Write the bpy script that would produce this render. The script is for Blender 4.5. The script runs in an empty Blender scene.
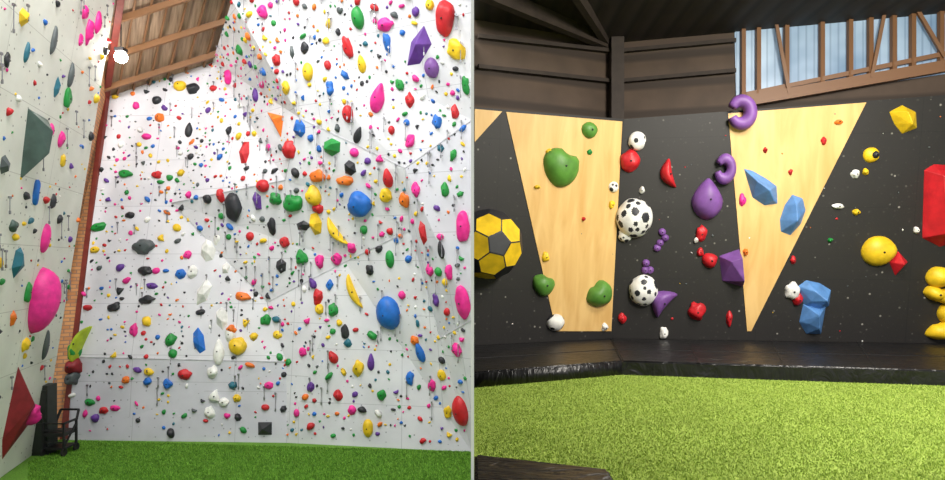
import bpy, bmesh, math, random
from mathutils import Vector, Matrix, noise
random.seed(7)
F=600.0; CX=472.5; HY=262.0; CAMZ=4.15; RZ=2.57
CAM=Vector((0,0,CAMZ))
scene=bpy.context.scene
try:
    scene.view_settings.view_transform='Standard'
except Exception: pass
def P(px,py,d): return Vector(((px-CX)/F*d, d, CAMZ+(HY-py)/F*d))
def ray(px,py): return Vector(((px-CX)/F,1.0,(HY-py)/F))
def lin(c):
    return tuple(((x/255)/12.92 if x/255<=0.04045 else ((x/255+0.055)/1.055)**2.4) for x in c)+(1.0,)
# ---------------------------------------------------------------- materials
def newmat(name):
    m=bpy.data.materials.new(name); m.use_nodes=True
    nt=m.node_tree; b=nt.nodes['Principled BSDF']; return m,nt,b
def N(nt,t,**kw):
    n=nt.nodes.new(t)
    for k,v in kw.items():
        if k in n.inputs.keys(): n.inputs[k].default_value=v
        else: setattr(n,k,v)
    return n
def mixc(nt,fac,a,b):
    m=nt.nodes.new('ShaderNodeMix'); m.data_type='RGBA'
    for idx,v in ((0,fac),(6,a),(7,b)):
        if hasattr(v,'node'): nt.links.new(v,m.inputs[idx])
        else: m.inputs[idx].default_value=v
    return m.outputs[2]
def ramp(nt,inp,stops):
    r=nt.nodes.new('ShaderNodeValToRGB'); nt.links.new(inp,r.inputs[0])
    e=r.color_ramp.elements
    while len(e)<len(stops): e.new(0.5)
    for i,(p,c) in enumerate(stops): e[i].position=p; e[i].color=c
    return r.outputs[0]
W=(1,1,1,1); K=(0,0,0,1)
def simple(name,c,rough=0.5,var=0.12,scale=6,bump=0.1,metal=0):
    m,nt,b=newmat(name); col=lin(c)
    tc=nt.nodes.new('ShaderNodeTexCoord')
    n=N(nt,'ShaderNodeTexNoise',Scale=scale,Detail=4.0); nt.links.new(tc.outputs['Object'],n.inputs['Vector'])
    dk=tuple(x*(1-var*2) for x in col[:3])+(1,); lt=tuple(min(1,x*(1+var)+0.01*var) for x in col[:3])+(1,)
    nt.links.new(ramp(nt,n.outputs[0],[(0.3,dk),(0.7,lt)]),b.inputs['Base Color'])
    b.inputs['Roughness'].default_value=rough; b.inputs['Metallic'].default_value=metal
    if bump:
        n2=N(nt,'ShaderNodeTexNoise',Scale=scale*12,Detail=2.0); nt.links.new(tc.outputs['Object'],n2.inputs['Vector'])
        bp=N(nt,'ShaderNodeBump',Strength=bump,Distance=0.01); nt.links.new(n2.outputs[0],bp.inputs['Height']); nt.links.new(bp.outputs[0],b.inputs['Normal'])
    return m
COL=dict(pink=(232,40,145),yellow=(236,196,32),black=(38,40,46),red=(196,28,38),blue=(25,105,195),green=(25,140,58),
 purple=(95,50,145),orange=(235,118,32),white=(236,236,232),teal=(30,105,125),grey=(80,88,90),dkgreen=(62,84,78),
 lime=(170,190,40),ltblue=(88,138,198),gblob=(88,142,55),lpurple=(122,78,152),dred=(140,30,40))
HM={k:simple('hold_'+k,v,rough=0.5) for k,v in COL.items()}
# white climbing panels: seams, t-nut grid, chalk smudges
def panelmat(name,base,seam,dot,specks=False,rough=0.7,smudge=0.045):
    m,nt,b=newmat(name)
    uv=nt.nodes.new('ShaderNodeUVMap')
    n=N(nt,'ShaderNodeTexNoise',Scale=1.3,Detail=5.0); nt.links.new(uv.outputs[0],n.inputs['Vector'])
    base=lin(base); dk=tuple(max(0,x*(1-smudge*3)) for x in base[:3])+(1,)
    c=ramp(nt,n.outputs[0],[(0.3,dk),(0.65,base)])
    br=N(nt,'ShaderNodeTexBrick',Scale=1.0); br.offset=0.0
    br.inputs['Mortar Size'].default_value=0.006; br.inputs['Brick Width'].default_value=2.44; br.inputs['Row Height'].default_value=1.22
    nt.links.new(uv.outputs[0],br.inputs['Vector'])
    c=mixc(nt,br.outputs['Fac'],c,lin(seam))
    v=N(nt,'ShaderNodeTexVoronoi',Scale=5.0,Randomness=0.25); nt.links.new(uv.outputs[0],v.inputs['Vector'])
    f=ramp(nt,v.outputs['Distance'],[(0.07,W),(0.11,K)])
    c=mixc(nt,f,c,lin(dot))
    if specks:
        v2=N(nt,'ShaderNodeTexVoronoi',Scale=6.0,Randomness=1.0); nt.links.new(uv.outputs[0],v2.inputs['Vector'])
        f2=ramp(nt,v2.outputs['Distance'],[(0.06,W),(0.13,K)])
        n3=N(nt,'ShaderNodeTexNoise',Scale=2.5,Detail=4.0); nt.links.new(uv.outputs[0],n3.inputs['Vector'])
        f3=ramp(nt,n3.outputs[0],[(0.47,K),(0.58,W)])
        mm=N(nt,'ShaderNodeMath',operation='MULTIPLY'); nt.links.new(f2,mm.inputs[0]); nt.links.new(f3,mm.inputs[1])
        c=mixc(nt,mm.outputs[0],c,lin((140,138,130)))
        n4=N(nt,'ShaderNodeTexNoise',Scale=14.0,Detail=6.0,Roughness=0.8); nt.links.new(uv.outputs[0],n4.inputs['Vector'])
        f4=ramp(nt,n4.outputs[0],[(0.6,K),(0.74,(0.35,0.35,0.35,1))])
        c=mixc(nt,f4,c,lin((120,116,108)))
    nt.links.new(c,b.inputs['Base Color']); b.inputs['Roughness'].default_value=rough
    return m
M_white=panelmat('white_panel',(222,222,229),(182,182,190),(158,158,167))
M_white_shade=panelmat('white_panel_shaded',(208,208,218),(172,172,181),(150,150,160))  # same white panel with shade put into the colour, for kickboard and side column
M_cream=panelmat('cream_panel',(222,224,215),(178,178,170),(140,140,135))
M_black=panelmat('black_panel',(31,29,28),(20,20,20),(48,46,43),specks=True,rough=0.6)
def woodmat(name,a,bcol,scale=1.0,stretch=(1,14,14)):
    m,nt,b=newmat(name)
    uv=nt.nodes.new('ShaderNodeTexCoord'); mp=nt.nodes.new('ShaderNodeMapping'); mp.inputs['Scale'].default_value=stretch
    nt.links.new(uv.outputs['UV'],mp.inputs[0])
    n=N(nt,'ShaderNodeTexNoise',Scale=scale,Detail=6.0,Distortion=0.6); nt.links.new(mp.outputs[0],n.inputs['Vector'])
    c=ramp(nt,n.outputs[0],[(0.3,lin(bcol)),(0.65,lin(a))])
    nt.links.new(c,b.inputs['Base Color']); b.inputs['Roughness'].default_value=0.5
    return m
M_ply=woodmat('birch_plywood',(226,188,122),(206,162,94),1.0,(5,0.8,1))
M_beam=woodmat('timber',(160,116,80),(112,78,50),2.0,(2,2,2))
M_roofw=woodmat('roof_boards',(178,150,126),(128,104,84),2.0,(9,0.6,1))
def corrug(name,a,bcol,scale,axis='Y'):
    m,nt,b=newmat(name); uv=nt.nodes.new('ShaderNodeUVMap')
    w=N(nt,'ShaderNodeTexWave',Scale=scale,Distortion=0.0); w.bands_direction=axis; nt.links.new(uv.outputs[0],w.inputs['Vector'])
    n=N(nt,'ShaderNodeTexNoise',Scale=1.5,Detail=4.0); nt.links.new(uv.outputs[0],n.inputs['Vector'])
    c=ramp(nt,w.outputs['Fac'],[(0.05,lin(bcol)),(0.3,lin(a))])
    c2=mixc(nt,n.outputs[0],c,lin(bcol))
    nt.links.new(c2,b.inputs['Base Color']); b.inputs['Roughness'].default_value=0.7
    bp=N(nt,'ShaderNodeBump',Strength=0.5,Distance=0.03); nt.links.new(w.outputs['Fac'],bp.inputs['Height']); nt.links.new(bp.outputs[0],b.inputs['Normal'])
    return m
M_shell=corrug('dark_cladding',(104,86,70),(58,47,38),0.55,'Y')
M_roofd=corrug('dark_roof',(56,46,40),(32,27,23),0.8,'X')
M_brick,nt,b=newmat('brick_strip'); uvn=nt.nodes.new('ShaderNodeUVMap')
br=N(nt,'ShaderNodeTexBrick',Scale=1.0,Color1=lin((214,156,102)),Color2=lin((185,124,78)),Mortar=lin((150,118,95)))
br.inputs['Brick Width'].default_value=0.24; br.inputs['Row Height'].default_value=0.09; br.inputs['Mortar Size'].default_value=0.012
nt.links.new(uvn.outputs[0],br.inputs['Vector']); nt.links.new(br.outputs['Color'],b.inputs['Base Color']); b.inputs['Roughness'].default_value=0.8
def turf(name,c1,c2,c3):
    m,nt,b=newmat(name); tc=nt.nodes.new('ShaderNodeTexCoord')
    n=N(nt,'ShaderNodeTexNoise',Scale=30.0,Detail=6.0,Roughness=0.7); nt.links.new(tc.outputs['Object'],n.inputs['Vector'])
    n2=N(nt,'ShaderNodeTexNoise',Scale=1.6,Detail=5.0); nt.links.new(tc.outputs['Object'],n2.inputs['Vector'])
    c=ramp(nt,n.outputs[0],[(0.32,lin(c1)),(0.5,lin(c2)),(0.7,lin(c3))])
    c=mixc(nt,ramp(nt,n2.outputs[0],[(0.4,K),(0.7,(0.6,0.6,0.6,1))]),c,lin(c1))
    nt.links.new(c,b.inputs['Base Color']); b.inputs['Roughness'].default_value=0.9
    bp=N(nt,'ShaderNodeBump',Strength=0.8,Distance=0.03); nt.links.new(n.outputs[0],bp.inputs['Height']); nt.links.new(bp.outputs[0],b.inputs['Normal'])
    return m
M_turfL=turf('turf_hall',(72,118,26),(98,148,40),(118,168,54))
M_turfR=turf('turf_boulder',(124,148,52),(150,176,72),(172,192,94))
M_bl=[simple('blade_a',(146,170,64),0.8,0.05,3,0),simple('blade_b',(170,190,90),0.8,0.05,3,0),simple('blade_c',(118,146,50),0.8,0.05,3,0)]
M_blL=[simple('blade_d',(98,150,40),0.8,0.05,3,0),simple('blade_e',(122,174,56),0.8,0.05,3,0),simple('blade_f',(72,120,26),0.8,0.05,3,0)]
def vinyl():
    m,nt,b=newmat('black_vinyl'); tc=nt.nodes.new('ShaderNodeTexCoord')
    n=N(nt,'ShaderNodeTexNoise',Scale=3.0,Detail=5.0,Distortion=1.2); nt.links.new(tc.outputs['Object'],n.inputs['Vector'])
    nt.links.new(ramp(nt,n.outputs[0],[(0.3,lin((18,18,20))),(0.75,lin((30,30,32)))]),b.inputs['Base Color'])
    b.inputs['Roughness'].default_value=0.36
    mp=nt.nodes.new('ShaderNodeMapping'); mp.inputs['Scale'].default_value=(1.2,5,1); nt.links.new(tc.outputs['Object'],mp.inputs[0])
    n2=N(nt,'ShaderNodeTexNoise',Scale=2.2,Detail=3.0,Distortion=1.6); nt.links.new(mp.outputs[0],n2.inputs['Vector'])
    bp=N(nt,'ShaderNodeBump',Strength=0.8,Distance=0.06); nt.links.new(n2.outputs[0],bp.inputs['Height']); nt.links.new(bp.outputs[0],b.inputs['Normal'])
    return m
M_vinyl=vinyl()
M_dark=simple('dark_plastic',(28,28,30),0.5); M_metal=simple('steel',(150,150,155),0.35,metal=0.9)
M_redst=simple('red_steel',(120,45,35),0.6); M_partw=simple('white_paint',(250,250,250),0.6,0.005,2,0); M_partd=simple('dark_paint',(34,32,31),0.7)
M_sling=simple('sling_grey',(140,140,148),0.8)
def emis(name,c,s):
    m,nt,b=newmat(name); b.inputs['Base Color'].default_value=lin(c); b.inputs['Emission Color'].default_value=lin(c); b.inputs['Emission Strength'].default_value=s; return m
M_lamp=emis('lamp_glow',(255,250,240),40)
M_glass=emis('daylight_pane',(120,160,200),0.34)
nt=M_glass.node_tree; b=nt.nodes['Principled BSDF']; tc=nt.nodes.new('ShaderNodeTexCoord'); n=N(nt,'ShaderNodeTexNoise',Scale=0.8,Detail=3.0)
nt.links.new(tc.outputs['Object'],n.inputs['Vector']); o=ramp(nt,n.outputs[0],[(0.35,lin((105,135,165))),(0.7,lin((178,200,220)))])
wv=N(nt,'ShaderNodeTexWave',Scale=2.4); wv.bands_direction='X'; nt.links.new(tc.outputs['Object'],wv.inputs['Vector'])
o=mixc(nt,ramp(nt,wv.outputs['Fac'],[(0.0,(0.4,0.4,0.4,1)),(0.25,K)]),o,lin((80,105,135)))
nt.links.new(o,b.inputs['Base Color']); nt.links.new(o,b.inputs['Emission Color']); b.inputs['Roughness'].default_value=0.3
# ---------------------------------------------------------------- mesh helpers
def mkobj(name,verts,faces,mats,fm=None,smooth=False,parent=None):
    me=bpy.data.meshes.new(name); me.from_pydata([tuple(v) for v in verts],[],faces)
    for m in mats: me.materials.append(m)
    if fm: 
        for p,i in zip(me.polygons,fm): p.material_index=i
    if smooth:
        for p in me.polygons: p.use_smooth=True
    me.update()
    ob=bpy.data.objects.new(name,me); scene.collection.objects.link(ob)
    if parent: ob.parent=parent
    return ob
def uvplanar(ob):
    me=ob.data; uv=me.uv_layers.new(name='UVMap')
    for p in me.polygons:
        n=p.normal; 
        r=Vector((0,0,1)).cross(n)
        if r.length<0.15: r=Vector((1,0,0))
        r.normalize(); u=n.cross(r)
        for li in p.loop_indices:
            co=me.vertices[me.loops[li].vertex_index].co
            uv.data[li].uv=(co.dot(r)+50,co.dot(u)+50)
def slab(name,pts,th,mat,facing=None):
    """polygon panel with real thickness behind its face"""
    pts=[Vector(p) for p in pts]
    n=(pts[1]-pts[0]).cross(pts[2]-pts[0]).normalized()
    tow=(facing-pts[0]) if facing is not None else (CAM-pts[0])
    if n.dot(tow)<0: pts=pts[::-1]; n=-n
    k=len(pts); v=pts+[p-n*th for p in pts]
    f=[tuple(range(k)),tuple(range(2*k-1,k-1,-1))]+[(i,i+k,(i+1)%k+k,(i+1)%k) for i in range(k)]
    ob=mkobj(name,v,f,[mat]); uvplanar(ob); return ob
def tri_n(a,b,c):
    n=(b-a).cross(c-a).normalized()
    return n if n.dot(CAM-a)>0 else -n
class Facets:
    def __init__(s): s.t=[]
    def add(s,poly,w=1.0):
        for i in range(1,len(poly)-1): s.t.append((poly[0],poly[i],poly[i+1],tri_n(poly[0],poly[i],poly[i+1]),w))
    def hit(s,px,py):
        d=ray(px,py); best=None
        for a,b,c,n,w in s.t:
            dn=d.dot(n)
            if abs(dn)<1e-6: continue
            t=(a-CAM).dot(n)/dn
            if t<=0: continue
            q=CAM+d*t
            u=(b-a).cross(q-a).dot((b-a).cross(c-a)); v=(c-b).cross(q-b).dot((b-a).cross(c-a)); z=(a-c).cross(q-c).dot((b-a).cross(c-a))
            if u>=-1e-6 and v>=-1e-6 and z>=-1e-6 and (best is None or t<best[0]): best=(t,q,n)
        return best
    def sample(s):
        ws=[(b-a).cross(c-a).length*w for a,b,c,n,w in s.t]
        a,b,c,n,w=random.choices(s.t,ws)[0]
        r1=math.sqrt(random.random()); r2=random.random()
        return a*(1-r1)+b*(r1*(1-r2))+c*(r1*r2),n
def onplane(px,py,a,b,c):
    n=(b-a).cross(c-a); d=ray(px,py); return CAM+d*((a-CAM).dot(n)/d.dot(n))
def frame(q,n,ang=0):
    r=Vector((0,0,1)).cross(n)
    if r.length<0.05: r=Vector((1,0,0))
    r.normalize(); u=n.cross(r).normalized()
    c,s_=math.cos(ang),math.sin(ang)
    r2=r*c+u*s_; u2=u*c-r*s_
    return Matrix(((r2.x,u2.x,n.x,q.x),(r2.y,u2.y,n.y,q.y),(r2.z,u2.z,n.z,q.z),(0,0,0,1)))
def ico(sub):
    bm=bmesh.new(); bmesh.ops.create_icosphere(bm,subdivisions=sub,radius=1); bm.verts.ensure_lookup_table()
    v=[x.co.copy() for x in bm.verts]; f=[tuple(y.index for y in x.verts) for x in bm.faces]; bm.free(); return v,f
ICO={i:ico(i) for i in (1,2,3,4,5)}
def hull(pts):
    bm=bmesh.new(); [bm.verts.new(p) for p in pts]
    bmesh.ops.convex_hull(bm,input=bm.verts)
    loose=[v for v in bm.verts if not v.link_faces]
    bmesh.ops.delete(bm,geom=loose,context='VERTS')
    bmesh.ops.dissolve_limit(bm,angle_limit=0.03,verts=bm.verts,edges=bm.edges)
    bm.verts.index_update(); v=[x.co.copy() for x in bm.verts]; f=[tuple(y.index for y in x.verts) for x in bm.faces]; bm.free(); return v,f
def shape(kind,w,h,dp,sub=3,seed=None):
    """local x right, y up, z out of wall. returns verts, faces, smooth"""
    sd=random.random()*100 if seed is None else seed
    if kind=='poly':
        rr=random.Random(sd); pts=[]
        k=rr.choice([5,6,7]); a0=rr.random()*6
        for i in range(k):
            a=a0+i*6.283/k; rd=rr.uniform(0.85,1.08); pts.append(Vector((math.cos(a)*rd*w/2,math.sin(a)*rd*h/2,0)))
        for i in range(3):
            a=a0+i*2.1+rr.random(); rd=rr.uniform(0.3,0.55); pts.append(Vector((math.cos(a)*rd*w/2,math.sin(a)*rd*h/2,dp*rr.uniform(0.75,1))))
        v,f=hull(pts); return v,f,False
    if kind=='ring':
        v=[];f=[];ns,nr=32,14
        for i in range(ns):
            t=i/(ns-1); a=math.radians(-165+310*t); rad=0.14+0.08*math.sin(t*math.pi)
            for j in range(nr):
                b2=2*math.pi*j/nr; R=0.32+rad*math.cos(b2)
                v.append(Vector((math.cos(a)*R*w,math.sin(a)*R*h,max(-0.02,math.sin(b2)*rad*2.4*dp+dp*0.35))))
        for i in range(ns-1):
            for j in range(nr): f.append((i*nr+j,(i+1)*nr+j,(i+1)*nr+(j+1)%nr,i*nr+(j+1)%nr))
        f.append(tuple(range(nr))); f.append(tuple((ns-1)*nr+j for j in range(nr-1,-1,-1)))
        return v,f,True
    V,Fc=ICO[sub]; out=[]
    for p in V:
        amp={'blob':0.4,'round':0.08,'banana':0.12,'drop':0.08,'jug':0.2,'kidney':0.12}[kind]
        k=1+amp*noise.noise(p*1.3+Vector((sd,sd*0.7,3)))
        x,y,z=p.x*k,p.y*k,p.z*k
        if kind=='banana':
            x=x*(0.55*(1-0.35*y*y)); x+=0.55*(y*y)-0.25
        if kind=='kidney':
            k2=1-0.28*math.exp(-((x)**2)/0.12)*max(0,y); x*=1.0; y*=k2*(1+0.18*x)
        if kind=='drop': x*=0.72-0.35*y if y>0 else 0.72+0.1*-y; x*=1.3
        if kind=='jug':
            if z>0 and y>0.1: z*=1.25
            if z>0: z-=0.45*math.exp(-((y-0.35)**2)/0.05)*max(0,1-x*x*1.5)
        out.append(Vector((x*w/2,y*h/2,max(z*dp,-0.03))))
    return out,Fc,True
def bolt(M,z,r):
    v=[];f=[];k=8
    for i in range(k):
        a=i*6.283/k; v.append(M@Vector((math.cos(a)*r,math.sin(a)*r,z-r))); 
    for i in range(k):
        a=i*6.283/k; v.append(M@Vector((math.cos(a)*r,math.sin(a)*r,z+0.006)))
    f.append(tuple(range(k,2*k))); f+=[(i,(i+1)%k,(i+1)%k+k,i+k) for i in range(k)]
    return v,f
BIG=[]
def hold(fac,px,py,w,h,col,kind='blob',ang=0,dp=None,name='climbing_hold'):
    r=fac.hit(px,py)
    if not r: print('MISS',px,py); return None
    t,q,n=r; s=t/F; wm,hm=w*s,h*s; dpm=(dp*s if dp else 0.42*min(wm,hm))
    M=frame(q,n,math.radians(ang)); v,f,sm=shape(kind,wm,hm,dpm)
    V=[M@p for p in v]; fm=[0]*len(f)
    if kind not in('poly','ring'):
        zc=max([p.z for p in v if abs(p.x)<wm*0.12 and abs(p.y)<hm*0.12] or [0])
        if zc>0:
            bv,bf=bolt(M,zc,min(0.014,wm*0.05)+0.003); o=len(V); V+=bv; f=list(f)+[tuple(i+o for i in x) for x in bf]; fm+=[1]*len(bf)
    ob=mkobj(name,V,f,[HM[col],M_dark],fm,sm)
    BIG.append((q,max(wm,hm)/2)); return ob
def volume(fac,pts,apex,hgt,mat,name='climbing_volume'):
    """faceted fibreglass volume: base polygon on the wall, apex points raised (optional own height)"""
    b=[]; nn=None
    for x,y in pts:
        r=fac.hit(x,y)
        if not r: print('MISSV',x,y); return
        b.append(r[1]); nn=r[2]
    V=list(b)
    for a in apex:
        r=fac.hit(a[0],a[1])
        if r: V.append(r[1]+r[2]*(a[2] if len(a)>2 else hgt))
    c=sum(b,Vector())/len(b)
    V+= [p-nn*0.02 for p in b]
    v,f=hull(V)
    ob=mkobj(name,v,f,[mat]); bm=bmesh.new(); bm.from_mesh(ob.data); bmesh.ops.bevel(bm,geom=list(bm.edges),offset=0.008,segments=1,affect='EDGES'); bm.to_mesh(ob.data); bm.free()
    BIG.append((c,max((p-c).length for p in b)*0.8)); return ob
def boxm(V,Fs,c,sx,sy,sz,M=None):
    o=len(V)
    for z in(-1,1):
        for x,y in((-1,-1),(1,-1),(1,1),(-1,1)):
            p=Vector((x*sx/2,y*sy/2,z*sz/2)); p=(M@p if M else p)+Vector(c); V.append(p)
    Fs+= [tuple(i+o for i in x) for x in((3,2,1,0),(4,5,6,7),(0,1,5,4),(1,2,6,5),(2,3,7,6),(3,0,4,7))]
def beam(V,Fs,a,b,w,h):
    d=(b-a); L=d.length; z=d.normalized(); x=z.cross(Vector((0,0,1)))
    if x.length<0.1: x=Vector((1,0,0))
    x.normalize(); y=z.cross(x); M=Matrix((x,y,z)).transposed()
    boxm(V,Fs,(a+b)/2,w,h,L,M)
# ================================================================ LEFT HALL
XR=471.9
a0=P(65,440,14.0); a1=P(287,443,13.77); k0=P(76,357,14.15); k1=P(287,362,13.95)
aT=P(107,97,15.6)
def A(px,py): return onplane(px,py,k0,k1,aT)
A2=A(213,62); A3=A(300,20)
BW=Facets(); BW.add([a0,a1,k1,k0],0.6); BW.add([k0,k1,A3,A2,aT],1.0)
v1=P(232,0,13.2); m203=A(172,203)-Vector((0,0.02,0)); v2=A2-Vector((0,0.02,0)); m302=A(268,302)-Vector((0,0.02,0))
h1=P(285,180,13.7); h2=P(300,118,13.2); h3=P(405,168,12.4); h4=P(XR,120,11.8); hT=P(XR,0,11.0)
u1=P(410,230,12.85); u2=P(345,262,13.65); r1=P(440,338,12.95); r2=P(XR,320,12.2); r3=P(XR,452,13.1)
e1=P(240,-120,11.3); e2=P(XR,-120,9.6)
OH=Facets()
H=[([v1,v2,h2],1.3),([v2,m203,h1,h2],1.3),([v1,h2,h3,h4,hT],1.8),([m203,m302,u2,h1],1.4),([h1,u2,u1,h3,h2],1.8),
   ([h3,u1,r1,r2,h4],1.5),([m302,a1,u2],0.9),([u2,a1,r3,r1,u1],1.0),([r1,r3,r2],0.9),([v1,hT,e2,e1],0.7)]
for p,w in H: OH.add(p,w)
def facetobj(name,polys,mats,mi):
    V=[];Fs=[];fm=[]
    for poly,i in zip(polys,mi):
        for j in range(1,len(poly)-1):
            t=[poly[0],poly[j],poly[j+1]]
            n=(t[1]-t[0]).cross(t[2]-t[0])
            if n.dot(CAM-t[0])<0: t=t[::-1]
            o=len(V); V+=t; Fs.append((o,o+1,o+2)); fm.append(i)
    ob=mkobj(name,V,Fs,mats,fm); uvplanar(ob); 
    return ob
facetobj('wall_back',[[a0,a1,k1,k0],[k0,k1,A3,A2,aT]],[M_white,M_white_shade],[1,0])
facetobj('wall_right',[h[0] for h in H],[M_white,M_white_shade],[0,0,0,0,0,1,0,0,0,0])
V=[];Fs=[]
for a,b in((m203,h1),(h1,h2),(h2,h3),(h3,h4),(h3,u1),(u1,u2),(u2,m302),(u1,r1),(r1,r2),(k0,k1),(a1,m302)): beam(V,Fs,a,b,0.02,0.02)
mkobj('trim_1',V,Fs,[simple('trim_grey',(195,195,203),0.6)])
# near left wall (leans in)
B0=P(0,478,11.5); B1=P(42,448,13.38); T1=P(115,0,13.5); bb=(B1-B0); tt=T1-B1
LW=Facets(); LW.add([B1-bb*3,B1,B1+tt*1.35,B1-bb*3+tt*1.35])
slab('wall_left',[B1-bb*3,B1,B1+tt*1.35,B1-bb*3+tt*1.35],0.12,M_cream)
# brick strip and red steel column
facetobj('wall_left_brick',[[P(28,455,13.7),P(66,440,14.08),P(108,96,15.7),P(121,-20,15.0),P(88,-20,14.2)]],[M_brick],[0])
V=[];Fs=[]; beam(V,Fs,P(64,439,13.95),P(106,97,15.5),0.12,0.12); beam(V,Fs,P(106,97,15.5),P(122,-10,13.2),0.14,0.12)
mkobj('steel_column',V,Fs,[M_redst])
# roof
def R(px,py): return onplane(px,py,aT,A2,P(118,0,13.6))
roof=[R(20,135),R(300,30),R(430,-200),R(20,-200)]
facetobj('ceiling',[roof],[M_roofw],[0])
rz=max(roof[2].z,roof[3].z)
slab('ceiling.001',[(-11,roof[3].y,rz),(-0.02,roof[2].y,rz),(-0.02,-2,rz),(-11,-2,rz)],0.1,M_roofw,facing=Vector((-4,4,0)))
V=[];Fs=[]
for x0,x1 in((118,136),(134,156),(150,175),(168,198),(186,220),(204,244)):
    a=R(x0,97-(x0-107)*0.33); b=R(x1+30,-160); off=Vector((0,-0.03,-0.05)); beam(V,Fs,a+off,b+off,0.04,0.08)
for y in(70,40,5): 
    beam(V,Fs,R(95,y+18)+Vector((0,-.05,-.12)),R(330,y-55)+Vector((0,-.05,-.12)),0.08,0.14)
mkobj('roof_beams',V,Fs,[M_beam])
# pendant lamp
lp=P(121,57,13.9)
emp=bpy.data.objects.new('pendant_lamp',None); scene.collection.objects.link(emp)
v,f=ICO[4]; mkobj('bulb',[lp+p*0.14 for p in v],f,[M_lamp],None,True,emp)
V=[];Fs=[]; boxm(V,Fs,lp+Vector((0,0,0.16)),0.2,0.2,0.08); boxm(V,Fs,lp+Vector((0,0.0,0.46)),0.02,0.02,0.6); mkobj('housing',V,Fs,[M_dark],parent=emp)
# floor left
slab('floor',[(-12,-2,0),(-0.012,-2,0),(-0.012,15.5,0),(-12,15.5,0)],0.1,M_turfL,facing=CAM)
V=[];Fs=[];fm=[]
for i in range(90000):
    y=11.2+2.9*random.random(); x=-random.uniform(0.03,0.74*y)
    if x<-9.2 or (y>13.1+(-x)*0.09): continue
    h=random.uniform(0.02,0.045); a=random.random()*6.283; w=0.012; lx,ly=random.uniform(-.02,.02),random.uniform(-.02,.02)
    o=len(V); V+=[(x-w*math.cos(a),y-w*math.sin(a),0),(x+w*math.cos(a),y+w*math.sin(a),0),(x+lx,y+ly,h)]; Fs.append((o,o+1,o+2)); fm.append(random.choice((0,0,1,1,2)))
mkobj('artificial_turf',V,Fs,M_blL,fm)
# added divider between the two scenes; dark right face limits light bounce
pw=0.009
v=[(-pw,3.6,0),(pw,3.6,0),(pw,14.5,0),(-pw,14.5,0),(-pw,3.6,8.2),(pw,3.6,8.2),(pw,14.5,8.2),(-pw,14.5,8.2)]
mkobj('divider_panel',v,[(3,2,1,0),(4,5,6,7),(0,1,5,4),(1,2,6,5),(2,3,7,6),(3,0,4,7)],[M_partw,M_partd],[0,0,0,1,0,0])
# ---- individually modelled large holds (left hall)
L=LW
hold(L,22,17,14,20,'yellow','poly'); hold(L,53,40,9,30,'grey','drop'); hold(L,88,32,12,24,'pink','blob'); hold(L,97,22,10,22,'pink','jug')
hold(L,84,12,10,14,'pink','blob'); hold(L,80,40,7,12,'pink','blob'); hold(L,6,60,8,14,'black','blob'); hold(L,26,52,8,22,'teal','drop')
volume(L,[(28,108),(48,120),(47,132),(34,164),(20,180),(23,150)],[(34,128),(30,150)],0.3,HM['dkgreen'])
volume(L,[(75,118),(97,140),(88,162),(68,182)],[(84,140)],0.35,HM['dred'])
hold(L,3,165,14,22,'grey','poly'); hold(L,66,98,12,20,'green','blob'); hold(L,50,130,9,14,'pink','drop'); hold(L,16,262,18,34,'teal','poly'); hold(L,27,292,10,18,'green','blob')
hold(L,37,300,34,66,'pink','round',dp=20); hold(L,44,238,14,30,'pink','round'); hold(L,35,192,10,24,'blue','blob'); hold(L,12,226,12,12,'dkgreen','blob'); hold(L,24,345,12,14,'yellow','blob')
volume(L,[(2,460),(2,440),(18,366),(38,412)],[(20,402)],0.25,HM['dred'])
hold(L,25,414,16,24,'pink','jug',dp=14); hold(L,45,345,9,30,'grey','drop'); hold(L,12,318,8,16,'orange','blob'); hold(L,60,140,10,16,'pink','blob'); hold(L,70,75,9,26,'grey','drop'); hold(L,56,88,9,24,'teal','poly')
hold(L,52,202,9,14,'black','blob'); hold(L,62,160,8,12,'yellow','blob'); hold(L,42,275,8,14,'blue','poly')
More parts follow.
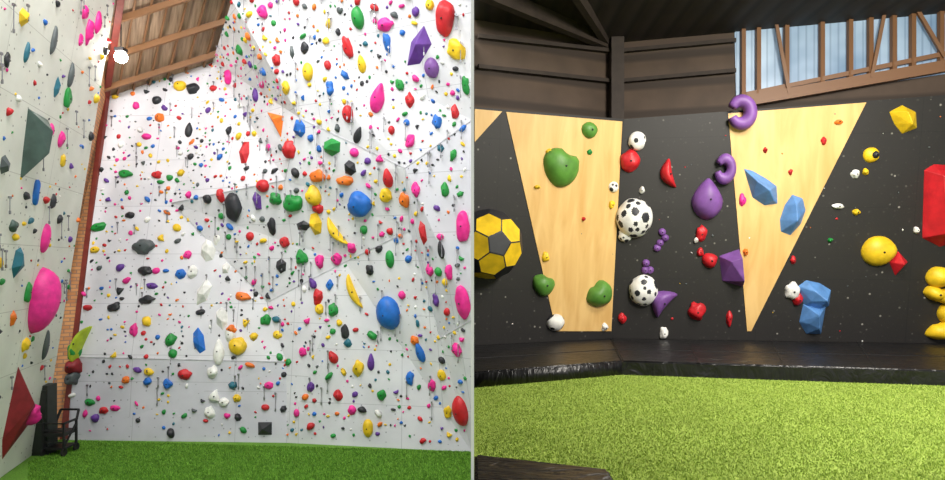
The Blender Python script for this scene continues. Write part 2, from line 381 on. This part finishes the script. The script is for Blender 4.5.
for i,(x,y,w,h,c,k,a) in enumerate([
 (193,89,14,11,'black','blob',0),(180,86,13,11,'yellow','round',0),(178,64,11,8,'yellow','blob',0),(144,247,22,16,'grey','blob',10),(199,341,13,30,'blue','poly',15),(238,346,18,18,'yellow','jug',0),
 (216,396,18,12,'white','banana',20),(224,402,10,9,'white','blob',0),(210,412,10,12,'white','blob',0),(126,174,13,8,'green','blob',0),(99,227,14,9,'green','blob',20),(147,300,16,8,'black','blob',0),(114,307,14,9,'black','blob',20),
 (120,290,13,7,'black','banana',80),(145,271,13,10,'black','blob',0),(95,250,10,7,'yellow','blob',0),(152,286,13,6,'purple','blob',-10),(171,340,11,13,'green','blob',0),(185,375,13,10,'red','blob',0),(90,402,12,7,'green','blob',0),
 (104,410,10,7,'red','blob',0),(115,408,10,6,'pink','blob',0),(168,384,9,10,'blue','blob',0),(189,130,8,16,'black','drop',0),(160,118,10,9,'orange','blob',0),(215,135,8,12,'yellow','blob',0),(233,250,18,7,'yellow','banana',85),
 (243,297,16,9,'orange','blob',-10),(231,330,11,10,'orange','blob',0),(266,320,11,10,'green','blob',0),(278,335,10,8,'yellow','blob',0),(246,322,14,7,'yellow','banana',80),(208,250,16,24,'white','poly',10),(219,238,12,16,'white','blob',0),(204,292,16,30,'white','poly',-15),(193,272,10,14,'white','blob',0),(222,318,13,24,'white','poly',10),(219,352,12,26,'white','drop',5),(230,335,10,14,'white','blob',0),(213,372,10,12,'white','blob',0),(226,268,10,14,'white','poly',0),
 (126,380,8,8,'orange','blob',0),(149,372,9,8,'yellow','blob',0),(237,398,8,8,'yellow','blob',0),(269,385,9,7,'pink','blob',0),(134,330,8,12,'pink','blob',0),(157,175,9,8,'red','blob',0),(181,274,11,9,'blue','blob',0),(188,255,8,8,'pink','blob',0),(130,215,10,7,'black','blob',0),(207,215,9,9,'purple','blob',0)]):
    hold(BW,x,y,w,h,c,k,a)
both=Facets(); both.t=OH.t+BW.t
for i,(x,y,w,h,c,k,a) in enumerate([
 (234,208,18,28,'black','blob',0),(221,196,9,14,'red','blob',0),(245,153,13,28,'red','poly',10),(290,150,16,18,'red','blob',-20),(300,128,16,18,'blue','poly',0),
 (332,147,22,18,'green','poly',0),(293,203,20,18,'green','blob',0),(276,199,14,13,'green','blob',0),(263,186,15,13,'red','round',0),(314,197,17,22,'yellow','blob',-20),(316,224,16,26,'yellow','poly',0),(337,232,16,34,'yellow','banana',35),
 (354,292,14,38,'yellow','banana',25),(360,204,27,27,'blue','jug',0),(389,313,27,34,'blue','round',0),(423,232,11,28,'red','poly',0),(386,195,14,14,'yellow','blob',0),(388,178,12,20,'red','drop',0),(378,98,16,30,'pink','drop',-20),
 (350,168,16,18,'black','poly',0),(318,176,18,12,'orange','blob',0),(345,181,20,10,'orange','blob',0),(456,50,18,20,'yellow','blob',40),(445,18,20,34,'red','jug',-10),(432,68,16,20,'lpurple','round',0),(385,25,18,12,'pink','blob',0),
 (358,18,14,22,'green','round',0),(348,48,10,22,'red','blob',0),(362,64,10,18,'yellow','drop',0),(308,72,12,18,'yellow','round',0),(387,42,9,18,'blue','blob',0),(348,114,12,18,'red','round',0),(358,135,9,18,'black','drop',-30),(305,48,9,12,'black','blob',0),(263,12,12,14,'pink','blob',0),
 (463,226,15,32,'pink','jug',0),(463,302,16,36,'pink','jug',0),(457,350,12,14,'pink','blob',0),(461,411,19,32,'red','round',0),(368,428,11,18,'yellow','round',0),(358,368,12,16,'yellow','blob',0),(371,362,8,18,'purple','drop',0),(420,352,10,22,'blue','drop',15),
 (390,259,10,18,'green','round',0),(333,310,10,14,'green','blob',0),(318,297,11,15,'red','blob',0),(320,309,9,10,'yellow','blob',0),(333,357,10,14,'red','drop',30),(302,258,13,15,'green','blob',0),(281,266,13,16,'black','poly',0),(285,242,10,12,'red','blob',0),(272,226,9,16,'black','blob',0),(257,201,12,22,'purple','poly',0),
 (303,226,18,11,'black','poly',0),(320,262,10,14,'pink','blob',0),(337,259,12,12,'pink','jug',0),(405,200,12,14,'orange','blob',0),(416,190,9,14,'pink','blob',0),(445,190,8,14,'green','blob',0),(449,272,9,16,'pink','blob',0),(436,300,8,14,'purple','blob',0),(430,270,9,12,'pink','blob',0),(441,250,8,18,'black','drop',0),
 (410,142,9,16,'pink','blob',-30),(437,122,10,14,'blue','blob',0),(455,112,8,14,'red','blob',0),(466,85,8,16,'green','blob',0),(430,5,9,10,'yellow','blob',0),(400,85,9,12,'green','blob',0),(410,100,9,14,'red','blob',0),(415,340,9,9,'orange','blob',0),(432,385,9,12,'pink','blob',0),(442,375,8,12,'yellow','blob',0),(410,378,8,14,'blue','blob',0),(338,395,9,11,'red','blob',0),(352,410,8,10,'pink','blob',0),(382,395,9,11,'green','blob',0),
 (311,387,8,10,'purple','blob',0),(303,352,9,9,'pink','blob',0),(345,332,8,14,'black','blob',0),(448,412,9,12,'yellow','blob',0),(330,285,8,10,'blue','blob',0),(370,270,9,10,'black','blob',0),(352,248,10,10,'pink','blob',0),(318,208,12,10,'red','blob',0),(229,77,10,16,'pink','blob',0),(256,95,9,14,'purple','drop',0),(286,88,9,13,'yellow','blob',0),(277,60,9,12,'red','blob',0),(330,88,9,14,'blue','blob',0),(240,50,9,11,'green','blob',0),(292,52,6,16,'grey','poly',0)]):
    hold(both,x,y,w,h,c,k,a)
volume(both,[(267,112),(284,116),(281,138)],[(278,120)],0.15,HM['orange'])
volume(OH,[(424,25),(432,44),(420,64),(407,66),(411,42)],[(420,44)],0.18,HM['purple'])
volume(BW,[(258,422),(272,422),(272,435),(258,435)],[(265,428)],0.18,HM['black'])
# green-yellow stacked feature & grey/red one at the column
hold(BW,82,345,14,40,'lime','banana',-15,dp=14); hold(BW,77,352,10,22,'green','blob',0,dp=12); hold(BW,76,366,14,16,'dred','blob',0,dp=12); hold(BW,74,378,12,14,'grey','blob',0,dp=10)
# ---- mass of small holds
PAL=[('pink',14),('yellow',16),('black',16),('red',12),('blue',12),('green',14),('purple',7),('orange',7),('white',5),('teal',4),('grey',3)]
names=[p[0] for p in PAL]; wts=[p[1] for p in PAL]
def scatter(name,fac,count,smin,smax,sub=2,avoid=True,wts=wts,names=names):
    V=[];Fs=[];fm=[];n=0;placed=[]
    tries=0
    while n<count and tries<count*7:
        tries+=1
        q,nn=fac.sample(); q=q.copy()
        if q.z<0.15: continue
        s=smin+(smax-smin)*random.random()**2.7
        if avoid and any((q-b).length<r*1.0+s*0.5 for b,r in BIG): continue
        if any((q-b).length<(r+s)*0.6 for b,r in placed): continue
        if q.x>-0.15 and q.x<0.15: continue
        placed.append((q,s))
        kind=random.choice(['blob','blob','jug','banana','poly','round','drop'])
        ar=random.uniform(0.5,0.95); v,f,sm=shape(kind,s,s*ar,s*0.38,sub)
        M=frame(q,nn,random.uniform(-0.9,0.9)+(1.57 if random.random()<.4 else 0)); o=len(V); V+=[M@p for p in v]; Fs+=[tuple(i+o for i in x) for x in f]
        fm+=[random.choices(range(len(names)),wts)[0]]*len(f); n+=1
    return mkobj(name,V,Fs,[HM[k] for k in names],fm,True)
scatter('small_climbing_holds',BW,570,0.065,0.27)
scatter('small_climbing_holds',OH,960,0.065,0.29)
scatter('small_climbing_holds',LW,320,0.055,0.25)
# quickdraws
V=[];Fs=[];fm=[]
for i in range(330):
    fac=random.choice([BW,OH,OH,LW]); q,n=fac.sample()
    if q.x>-0.2 or q.z<1: continue
    L_=random.uniform(0.14,0.36); c=q+n*0.05
    boxm(V,Fs,c-Vector((0,0,L_/2)),0.012,0.01,L_); fm+=[0]*6
    boxm(V,Fs,c+Vector((0,0,0.02)),0.03,0.05,0.04); fm+=[1]*6
    boxm(V,Fs,c-Vector((0,0,L_+0.03)),0.028,0.02,0.06); fm+=[1]*6
mkobj('quickdraws',V,Fs,[M_sling,M_metal],fm)
# wheeled trolley and cabinet
ch=bpy.data.objects.new('wheeled_trolley',None); scene.collection.objects.link(ch)
cb=P(60,453,13.0); cb.z=0
V=[];Fs=[]
for dx in(-.22,.22):
    for dy in(-.2,.2): beam(V,Fs,cb+Vector((dx,dy,.1)),cb+Vector((dx,dy,.7)),0.04,0.04)
    beam(V,Fs,cb+Vector((dx,-.2,.7)),cb+Vector((dx,.2,.7)),0.04,0.04); beam(V,Fs,cb+Vector((dx,.2,.66)),cb+Vector((dx*0.9,.32,.88)),0.04,0.04)
    beam(V,Fs,cb+Vector((dx,-.2,.2)),cb+Vector((dx,.2,.62)),0.03,0.03)
beam(V,Fs,cb+Vector((-.2,.32,.88)),cb+Vector((.2,.32,.88)),0.04,0.04)
for z in(.3,.55,.7): beam(V,Fs,cb+Vector((-.22,-.2,z)),cb+Vector((.22,-.2,z)),0.03,0.03)
mkobj('frame',V,Fs,[M_dark],parent=ch)
V=[];Fs=[]; boxm(V,Fs,cb+Vector((0,0,.16)),.44,.42,.04); boxm(V,Fs,cb+Vector((0,0,.46)),.44,.42,.08); mkobj('shelves',V,Fs,[M_dark],parent=ch)
for k,(dx,dy) in enumerate(((-.22,-.2),(.22,-.2),(-.22,.2),(.22,.2))):
    bm=bmesh.new(); bmesh.ops.create_cone(bm,cap_ends=True,segments=20,radius1=.085,radius2=.085,depth=.04,matrix=Matrix.Translation(cb+Vector((dx,dy,.085)))@Matrix.Rotation(math.pi/2,4,'Y'))
    me=bpy.data.meshes.new('wheel'); bm.to_mesh(me); bm.free(); me.materials.append(M_dark); o=bpy.data.objects.new('wheel_%d'%(k+1),me); scene.collection.objects.link(o); o.parent=ch
cbp=P(44,449,13.0); V=[];Fs=[]; boxm(V,Fs,(cbp.x,cbp.y,0.75),.36,.3,1.5); boxm(V,Fs,(cbp.x,cbp.y-.16,1.1),.3,.02,.6); boxm(V,Fs,(cbp.x,cbp.y-.16,.4),.3,.02,.6); boxm(V,Fs,(cbp.x+.1,cbp.y-.18,.75),.02,.03,.1)
mkobj('storage_cabinet',V,Fs,[simple('cabinet_dark',(40,46,42),0.6)])

# ================================================================ RIGHT ROOM
C0=P(611,338,10.8); C1=P(624,119,10.3); L0=P(473.2,345,9.9); R0=P(945,343,10.15)
C0.z=L0.z=R0.z=RZ+0.2
L1=onplane(473.2,107,C0,C1,L0); Rt=onplane(945,95,C0,C1,R0)
Rb2=C0+(R0-C0)*1.5; Rt2=C1+(Rt-C1)*1.5
WLf=Facets(); WLf.add([L0,C0,C1,L1]); WRf=Facets(); WRf.add([C0,Rb2,Rt2,C1])
both2=Facets(); both2.t=WLf.t+WRf.t
slab('wall_boulder_left',[L0,C0,C1,L1],0.06,M_black); slab('wall_boulder_right',[C0,Rb2,Rt2,C1],0.06,M_black)
def plypanel(fac,pts):
    q=[];nn=None
    for x,y in pts: 
        r=fac.hit(x,y)
        if not r: print('MISSP',x,y); return
        q.append(r[1]); nn=r[2]
    return slab('plywood_panel',[p+nn*0.012 for p in q],0.012,M_ply)
plypanel(WLf,[(506,112),(622,121.5),(611,331),(556,331)])
plypanel(WLf,[(474.5,109),(502,111.5),(474.5,142)])
plypanel(WRf,[(728,113.5),(866,102.5),(751,331),(747,331)])
# mats
Lf=P(473.2,388,7.52); Cf=P(622,375,8.39); Rf=P(945,386,7.65); Rf2=Cf+(Rf-Cf)*1.6
def mat_prism(name,pts,z0,z1):
    k=len(pts); bm=bmesh.new(); lo=[bm.verts.new((p.x,p.y,z0)) for p in pts]; hi=[bm.verts.new((p.x,p.y,z1)) for p in pts]
    bm.faces.new(hi); bm.faces.new(lo[::-1])
    for i in range(k): bm.faces.new((lo[i],lo[(i+1)%k],hi[(i+1)%k],hi[i]))
    bmesh.ops.recalc_face_normals(bm,faces=bm.faces)
    bmesh.ops.bevel(bm,geom=[e for e in bm.edges if all(v.co.z>z1-0.01 for v in e.verts)],offset=0.022,segments=3,affect='EDGES')
    me=bpy.data.meshes.new(name); bm.to_mesh(me); bm.free(); me.materials.append(M_vinyl)
    ob=bpy.data.objects.new(name,me); scene.collection.objects.link(ob)
    for p in me.polygons: p.use_smooth=len(p.vertices)==4 and p.area<0.5
    return ob
mt=RZ+0.2
def lerp(a,b,t): return a+(b-a)*t
mat_prism('crash_mat',[Lf,Cf,C0,L0],RZ,mt)
mat_prism('crash_mat',[Cf,Rf2,Rb2,C0],RZ,mt)
V=[];Fs=[]
up=Vector((0,0,mt+0.003))
flat=lambda p:Vector((p.x,p.y,0))
for t in(.16,.33,.5,.66,.83): beam(V,Fs,flat(lerp(Cf,Rf2,t))+up,flat(lerp(C0,Rb2,t))+up,0.012,0.008)
beam(V,Fs,flat(lerp(Cf,C0,.45))+up,flat(lerp(Rf2,Rb2,.45))+up,0.012,0.008); beam(V,Fs,flat(lerp(Lf,L0,.45))+up,flat(lerp(Cf,C0,.45))+up,0.012,0.008); beam(V,Fs,flat(Cf)+up,flat(C0)+up,0.015,0.01)
mkobj('mat_seams',V,Fs,[M_dark])
q0=Vector((0.013,4.42,0)); q1=Vector((0.93,4.1,0)); q2=Vector((0.86,3.0,0)); q3=Vector((0.013,3.3,0))
mat_prism('folding_mat',[q3,q2,q1,q0],RZ,RZ+0.085); mat_prism('folding_mat',[q3,q2,q1,q0],RZ+0.085,RZ+0.17)
# floor with tufted turf
slab('floor.001',[(0.012,-2,RZ),(13,-2,RZ),(13,12,RZ),(0.012,12,RZ)],0.1,M_turfR,facing=CAM+Vector((0,0,3)))
V=[];Fs=[];fm=[]
for i in range(120000):
    y=4.1+4.4*random.random(); x=random.uniform(0.03,0.82*y)
    if y<4.5 and x<0.98: continue
    yl=Lf.y+(Cf.y-Lf.y)*(x-Lf.x)/(Cf.x-Lf.x) if x<Cf.x else Cf.y+(Rf.y-Cf.y)*(x-Cf.x)/(Rf.x-Cf.x)
    if y>yl-0.02: continue
    h=random.uniform(0.01,0.022); a=random.random()*6.283; w=0.005; lx,ly=random.uniform(-.015,.015),random.uniform(-.015,.015)
    o=len(V); V+=[(x-w*math.cos(a),y-w*math.sin(a),RZ),(x+w*math.cos(a),y+w*math.sin(a),RZ),(x+lx,y+ly,RZ+h)]; Fs.append((o,o+1,o+2)); fm.append(random.choice((0,0,1,1,2)))
mkobj('artificial_turf',V,Fs,M_bl,fm)
slab('wall_retaining',[(0.011,-2,0),(0.011,3.59,0),(0.011,3.59,RZ-0.1),(0.011,-2,RZ-0.1)],0.0,M_partw,facing=Vector((-3,0,0)))
# building shell behind
SC=lambda z:Vector(((614-CX)/F*12.2,12.2,z)); SL=lambda z:Vector((0.012,11.0,z)); SR=lambda z:Vector((13.0,9.6,z))
slab('wall_shell_left',[SL(RZ),SC(RZ),SC(10),SL(10)],0.1,M_shell); 
slab('wall_shell_right',[SC(RZ),SR(RZ),SR(10),SC(10)],0.1,M_shell)
WS=(SC(RZ),SR(RZ),SR(10)); WSL=(SL(RZ),SC(RZ),SC(10))
def onw(px,py,off,fac=WS):
    return onplane(px,py,*fac)+tri_n(*fac)*off
slab('window_1',[onw(736,104,0.03),onw(960,72,0.03),onw(1010,-60,0.03),onw(733,-40,0.03)],0.03,M_glass)
V=[];Fs=[]
beam(V,Fs,onw(745,103,0.12),onw(1000,58,0.12),0.12,0.2)
beam(V,Fs,onw(745,96,0.1),onw(1000,44,0.1),0.08,0.08)
beam(V,Fs,onw(733,24,0.1),onw(960,-22,0.1),0.12,0.12)
for x in(742,757,785,820,848,868,891,910,938): beam(V,Fs,onw(x,104-(x-740)*0.18,0.1),onw(x,-40,0.1),0.08,0.08)
for a,b in(((772,15),(787,96)),((884,0),(868,80)),((905,0),(940,60))): beam(V,Fs,onw(*a,0.16),onw(*b,0.16),0.06,0.06)
mkobj('window_frame_timber',V,Fs,[M_beam])
V=[];Fs=[]
cpt=SC(0); 
beam(V,Fs,Vector((cpt.x,cpt.y-0.2,RZ)),Vector((cpt.x,cpt.y-0.2,9)),0.25,0.25)
for y in(82,52,24):
    beam(V,Fs,onw(476,y-14,0.1,WSL),onw(606,y,0.1,WSL),0.07,0.07); beam(V,Fs,onw(624,y,0.1),onw(735,y-10,0.1),0.07,0.07)
beam(V,Fs,P(480,-10,9.5),P(605,42,12.0),0.15,0.25); beam(V,Fs,P(560,-30,9),P(606,40,12.0),0.12,0.2); beam(V,Fs,P(760,-20,10),P(622,34,12.0),0.12,0.2)
mkobj('steel_frame',V,Fs,[simple('dark_steel',(58,48,40),0.7)])
slab('ceiling.002',[(0.02,11.0,8.6),(cpt.x,12.2,8.6),(13,9.6,8.6),(13,-2,9.2),(0.02,-2,9.2)],0.1,M_roofd,facing=Vector((3,5,0)))
# ---- holds, right room
B=both2
def H2(x,y,w,h,c,k='blob',a=0,dp=None,name='climbing_hold'): return hold(B,x,y,w*1.08,h*1.08,c,k,a,dp,name)
H2(560,166,38,36,'gblob','kidney',-30,13); H2(589,130,17,15,'gblob','round',0,7); H2(543,284,23,20,'gblob','kidney',-30,10); H2(598,294,26,25,'gblob','kidney',35,12)
H2(630,161,18,20,'red','jug',0,9); H2(669,174,20,28,'red','banana',15,9); H2(696,311,14,17,'red','blob',0,8); H2(710,260,16,14,'red','drop',-60,8); H2(701,234,9,15,'red','blob',0,6)
H2(739,113,26,32,'lpurple','ring',10,16); H2(707,199,29,38,'lpurple','drop',0,14); H2(723,169,19,28,'lpurple','ring',0,13); H2(663,302,30,28,'lpurple','banana',-40,10)
volume(B,[(719,256),(739,249),(743,287),(722,281)],[(727,260,.25),(737,256,.3),(739,279,.3)],0.3,HM['lpurple'])
for x,y in((662,232),(660,243),(665,238),(657,248),(646,263),(650,270),(645,270)): H2(x,y,7,7,'lpurple','round',0,4)
volume(B,[(795,130),(799,121),(813,104),(824,108),(826,120),(822,135),(808,134)],[(815,112,.2),(811,122,.25),(819,124,.1)],0.22,HM['ltblue'])
volume(B,[(743,168),(752,170),(766,178),(777,186),(778,204),(764,206),(752,198)],[(753,181,.2),(764,190,.26),(771,200,.12)],0.25,HM['ltblue'])
volume(B,[(779,220),(784,205),(792,194),(803,198),(806,210),(801,224),(790,236),(780,232)],[(792,204,.2),(791,220,.26),(799,212,.12)],0.25,HM['ltblue'])
volume(B,[(798,286),(806,280),(820,283),(831,290),(829,306),(816,312),(804,306)],[(811,290,.22),(820,298,.28),(808,300,.15)],0.28,HM['ltblue'])
volume(B,[(803,304),(826,306),(823,322),(821,334),(806,334),(799,322)],[(812,312,.3),(814,326,.22),(806,322,.15)],0.25,HM['ltblue'])
H2(792,291,13,16,'white','blob',0,7); H2(797,299,9,13,'red','jug',0,7)
volume(B,[(889,112),(902,105),(916,112),(917,128),(902,134),(894,124)],[(901,113,.2),(905,125,.22),(910,118,.12)],0.2,HM['yellow'])
H2(871,155,14,14,'yellow','round',0,5); H2(873,155,8,8,'black','round',0,8); H2(878,251,30,28,'yellow','round',0,12)
volume(B,[(889,262),(898,251),(908,262),(895,276)],[(898,263)],0.2,HM['red'])
volume(B,[(924,170),(934,164),(962,166),(962,240),(940,247),(922,238)],[(934,176,.25),(950,190,.35),(936,232,.3)],0.35,HM['red'])
H2(938,277,22,20,'yellow','round',0,12); H2(933,293,18,13,'yellow','round',-25,12); H2(944,296,18,14,'yellow','jug',0,12); H2(940,330,26,18,'yellow','kidney',20,12); H2(945,313,14,18,'yellow','round',0,10)
# domes with black round spots
def dome(x,y,w,h,nsp,spot,seed,name='spotted_dome_climbing_hold'):
    r=B.hit(x,y); t,q,n=r; s=t/F; V,Fc=ICO[5]; rr=random.Random(seed)
    ax=[]; tries=0
    while len(ax)<nsp and tries<4000:
        tries+=1; a=Vector((rr.gauss(0,1),rr.gauss(0,1),rr.gauss(0,1))).normalized(); sr=spot*rr.uniform(0.55,1.5)
        if all((a-b).length>(sr+s2)*1.18 for b,s2 in ax): ax.append((a,sr))
    M=frame(q,n); out=[];fm=[]
    for p in V:
        k=1+0.05*noise.noise(p*1.5+Vector((seed,0,0))); out.append(M@Vector((p.x*k*w*s/2,p.y*k*h*s/2,max(-.02,p.z*w*s/2*0.75+w*s*0.06))))
    for f in Fc:
        c=(V[f[0]]+V[f[1]]+V[f[2]]).normalized(); fm.append(1 if any((c-a).length<sr for a,sr in ax) else 0)
    BIG.append((q,w*s/2)); return mkobj(name,out,Fc,[HM['white'],HM['black']],fm,True)
dome(634,218,35,40,34,.2,13); dome(643,290,28,31,32,.2,8); dome(625,235,14,14,20,.25,4); dome(637,141,17,19,6,.24,5); dome(555,322,19,17,6,.45,6); dome(613,187,11,11,8,.4,7)
# big yellow/black truncated icosahedron volume beside the divider
V,Fc=ICO[1]; pts=[]
es=set()
for f in Fc:
    for i in range(3): es.add(tuple(sorted((f[i],f[(i+1)%3]))))
for a,b2 in es: pts+= [V[a].lerp(V[b2],1/3),V[a].lerp(V[b2],2/3)]
hv,hf=hull(pts); r=B.hit(484,243); q=r[1]; s=r[0]/F; rad=37*s/0.87
Rm=Matrix.Rotation(0.35,3,'Y')@Matrix.Rotation(0.4,3,'X')
me=bpy.data.meshes.new('polyhedron_volume'); me.from_pydata([tuple(q+r[2]*0.18+(Rm@p)*rad*0.95) for p in hv],[],hf)
for m in(HM['black'],HM['yellow']): me.materials.append(m)
for p in me.polygons: p.material_index=0 if (len(p.vertices)==5 or p.center.z>q.z+0.28) else 1
bm=bmesh.new(); bm.from_mesh(me); g=bm.verts[:]+bm.edges[:]+bm.faces[:]
bmesh.ops.bisect_plane(bm,geom=g,plane_co=(0.014,0,0),plane_no=(1,0,0),clear_inner=True)
bmesh.ops.bevel(bm,geom=[e for e in bm.edges if len(e.link_faces)==2],offset=0.012,segments=1,affect='EDGES')
bm.to_mesh(me); bm.free(); scene.collection.objects.link(bpy.data.objects.new('polyhedron_volume',me)); BIG.append((q,rad))
for x,y,w,h,c in((545,257,7,9,'yellow'),(537,187,6,4,'yellow'),(611,205,6,8,'yellow'),(589,152,5,5,'green'),(604,327,8,8,'white'),(622,318,7,10,'red'),(729,318,6,14,'red'),(823,141,5,8,'red'),(838,206,10,5,'white'),(855,174,8,8,'white'),(856,212,6,6,'yellow'),(793,260,5,7,'red'),(664,333,8,12,'white'),(642,190,5,6,'white'),(700,252,6,8,'red'),(696,240,4,6,'white'),(742,200,6,12,'pink'),(745,252,5,7,'orange'),(790,172,4,5,'red'),(765,150,4,5,'red'),(830,240,4,4,'green'),(838,122,8,5,'orange'),(548,152,6,6,'yellow'),(583,219,4,4,'red'),(865,172,5,6,'yellow'),(916,230,5,6,'white')):
    H2(x,y,w,h,c,'blob',0,4)
scatter('small_climbing_holds',both2,80,0.02,0.06,1,names=['white','yellow','red','grey','orange'],wts=[3,2,2,4,1])
# ================================================================ lights
def area(name,loc,tgt,size,power,col=(1,1,1),sy=None):
    l=bpy.data.lights.new(name,'AREA'); l.energy=power; l.size=size; l.color=col
    if sy: l.shape='RECTANGLE'; l.size_y=sy
    o=bpy.data.objects.new(name,l); scene.collection.objects.link(o); o.location=loc
    o.rotation_euler=(Vector(tgt)-Vector(loc)).to_track_quat('-Z','Y').to_euler(); return o
area('hall_fill_light',(-7,6.5,rz-.4),(-6,14,3),2.5,560,(1,0.99,0.98)); area('hall_fill_light',(-2.5,5,rz-.4),(-3,13,3),2.5,540,(1,0.99,0.98)); area('hall_fill_light',(-5,1,rz-.4),(-4,13,1),2.5,640,(1,0.99,0.98))  # added fill above the view, brightens the hall walls and the divider edge
area('hall_fill_light',(-5,9.5,rz-.4),(-5,12.5,0),2.0,280,(1,0.98,0.95)); area('hall_fill_light',(-3,8,rz-.4),(-9,12.5,4),1.6,260,(1,0.98,0.95))  # further added fill, one aimed at the near left wall
area('boulder_fill_light',(5,3.0,7.8),(4.5,9.5,3.4),1.6,680,(1,0.94,0.85)); area('boulder_fill_light',(4.5,6.5,8.2),(4.2,6.8,2),1.6,320,(1,0.94,0.85))  # added unseen fill for the black walls and turf, no fixture behind it
pl=bpy.data.lights.new('pendant_glow','POINT'); pl.energy=50; pl.shadow_soft_size=0.14; pl.color=(1,.96,.9); po=bpy.data.objects.new('pendant_glow',pl); scene.collection.objects.link(po); po.location=lp+Vector((0,-.3,-.05)); po.parent=emp
w=bpy.data.worlds.new('world'); scene.world=w; w.use_nodes=True; w.node_tree.nodes['Background'].inputs[0].default_value=(0.95,0.97,1,1); w.node_tree.nodes['Background'].inputs[1].default_value=0.5
cd=bpy.data.cameras.new('camera'); co=bpy.data.objects.new('camera',cd); scene.collection.objects.link(co)
co.location=CAM; co.rotation_euler=(math.pi/2,0,0); cd.sensor_width=36; cd.lens=F/945*36; cd.shift_y=22/945; cd.clip_end=200
scene.camera=co
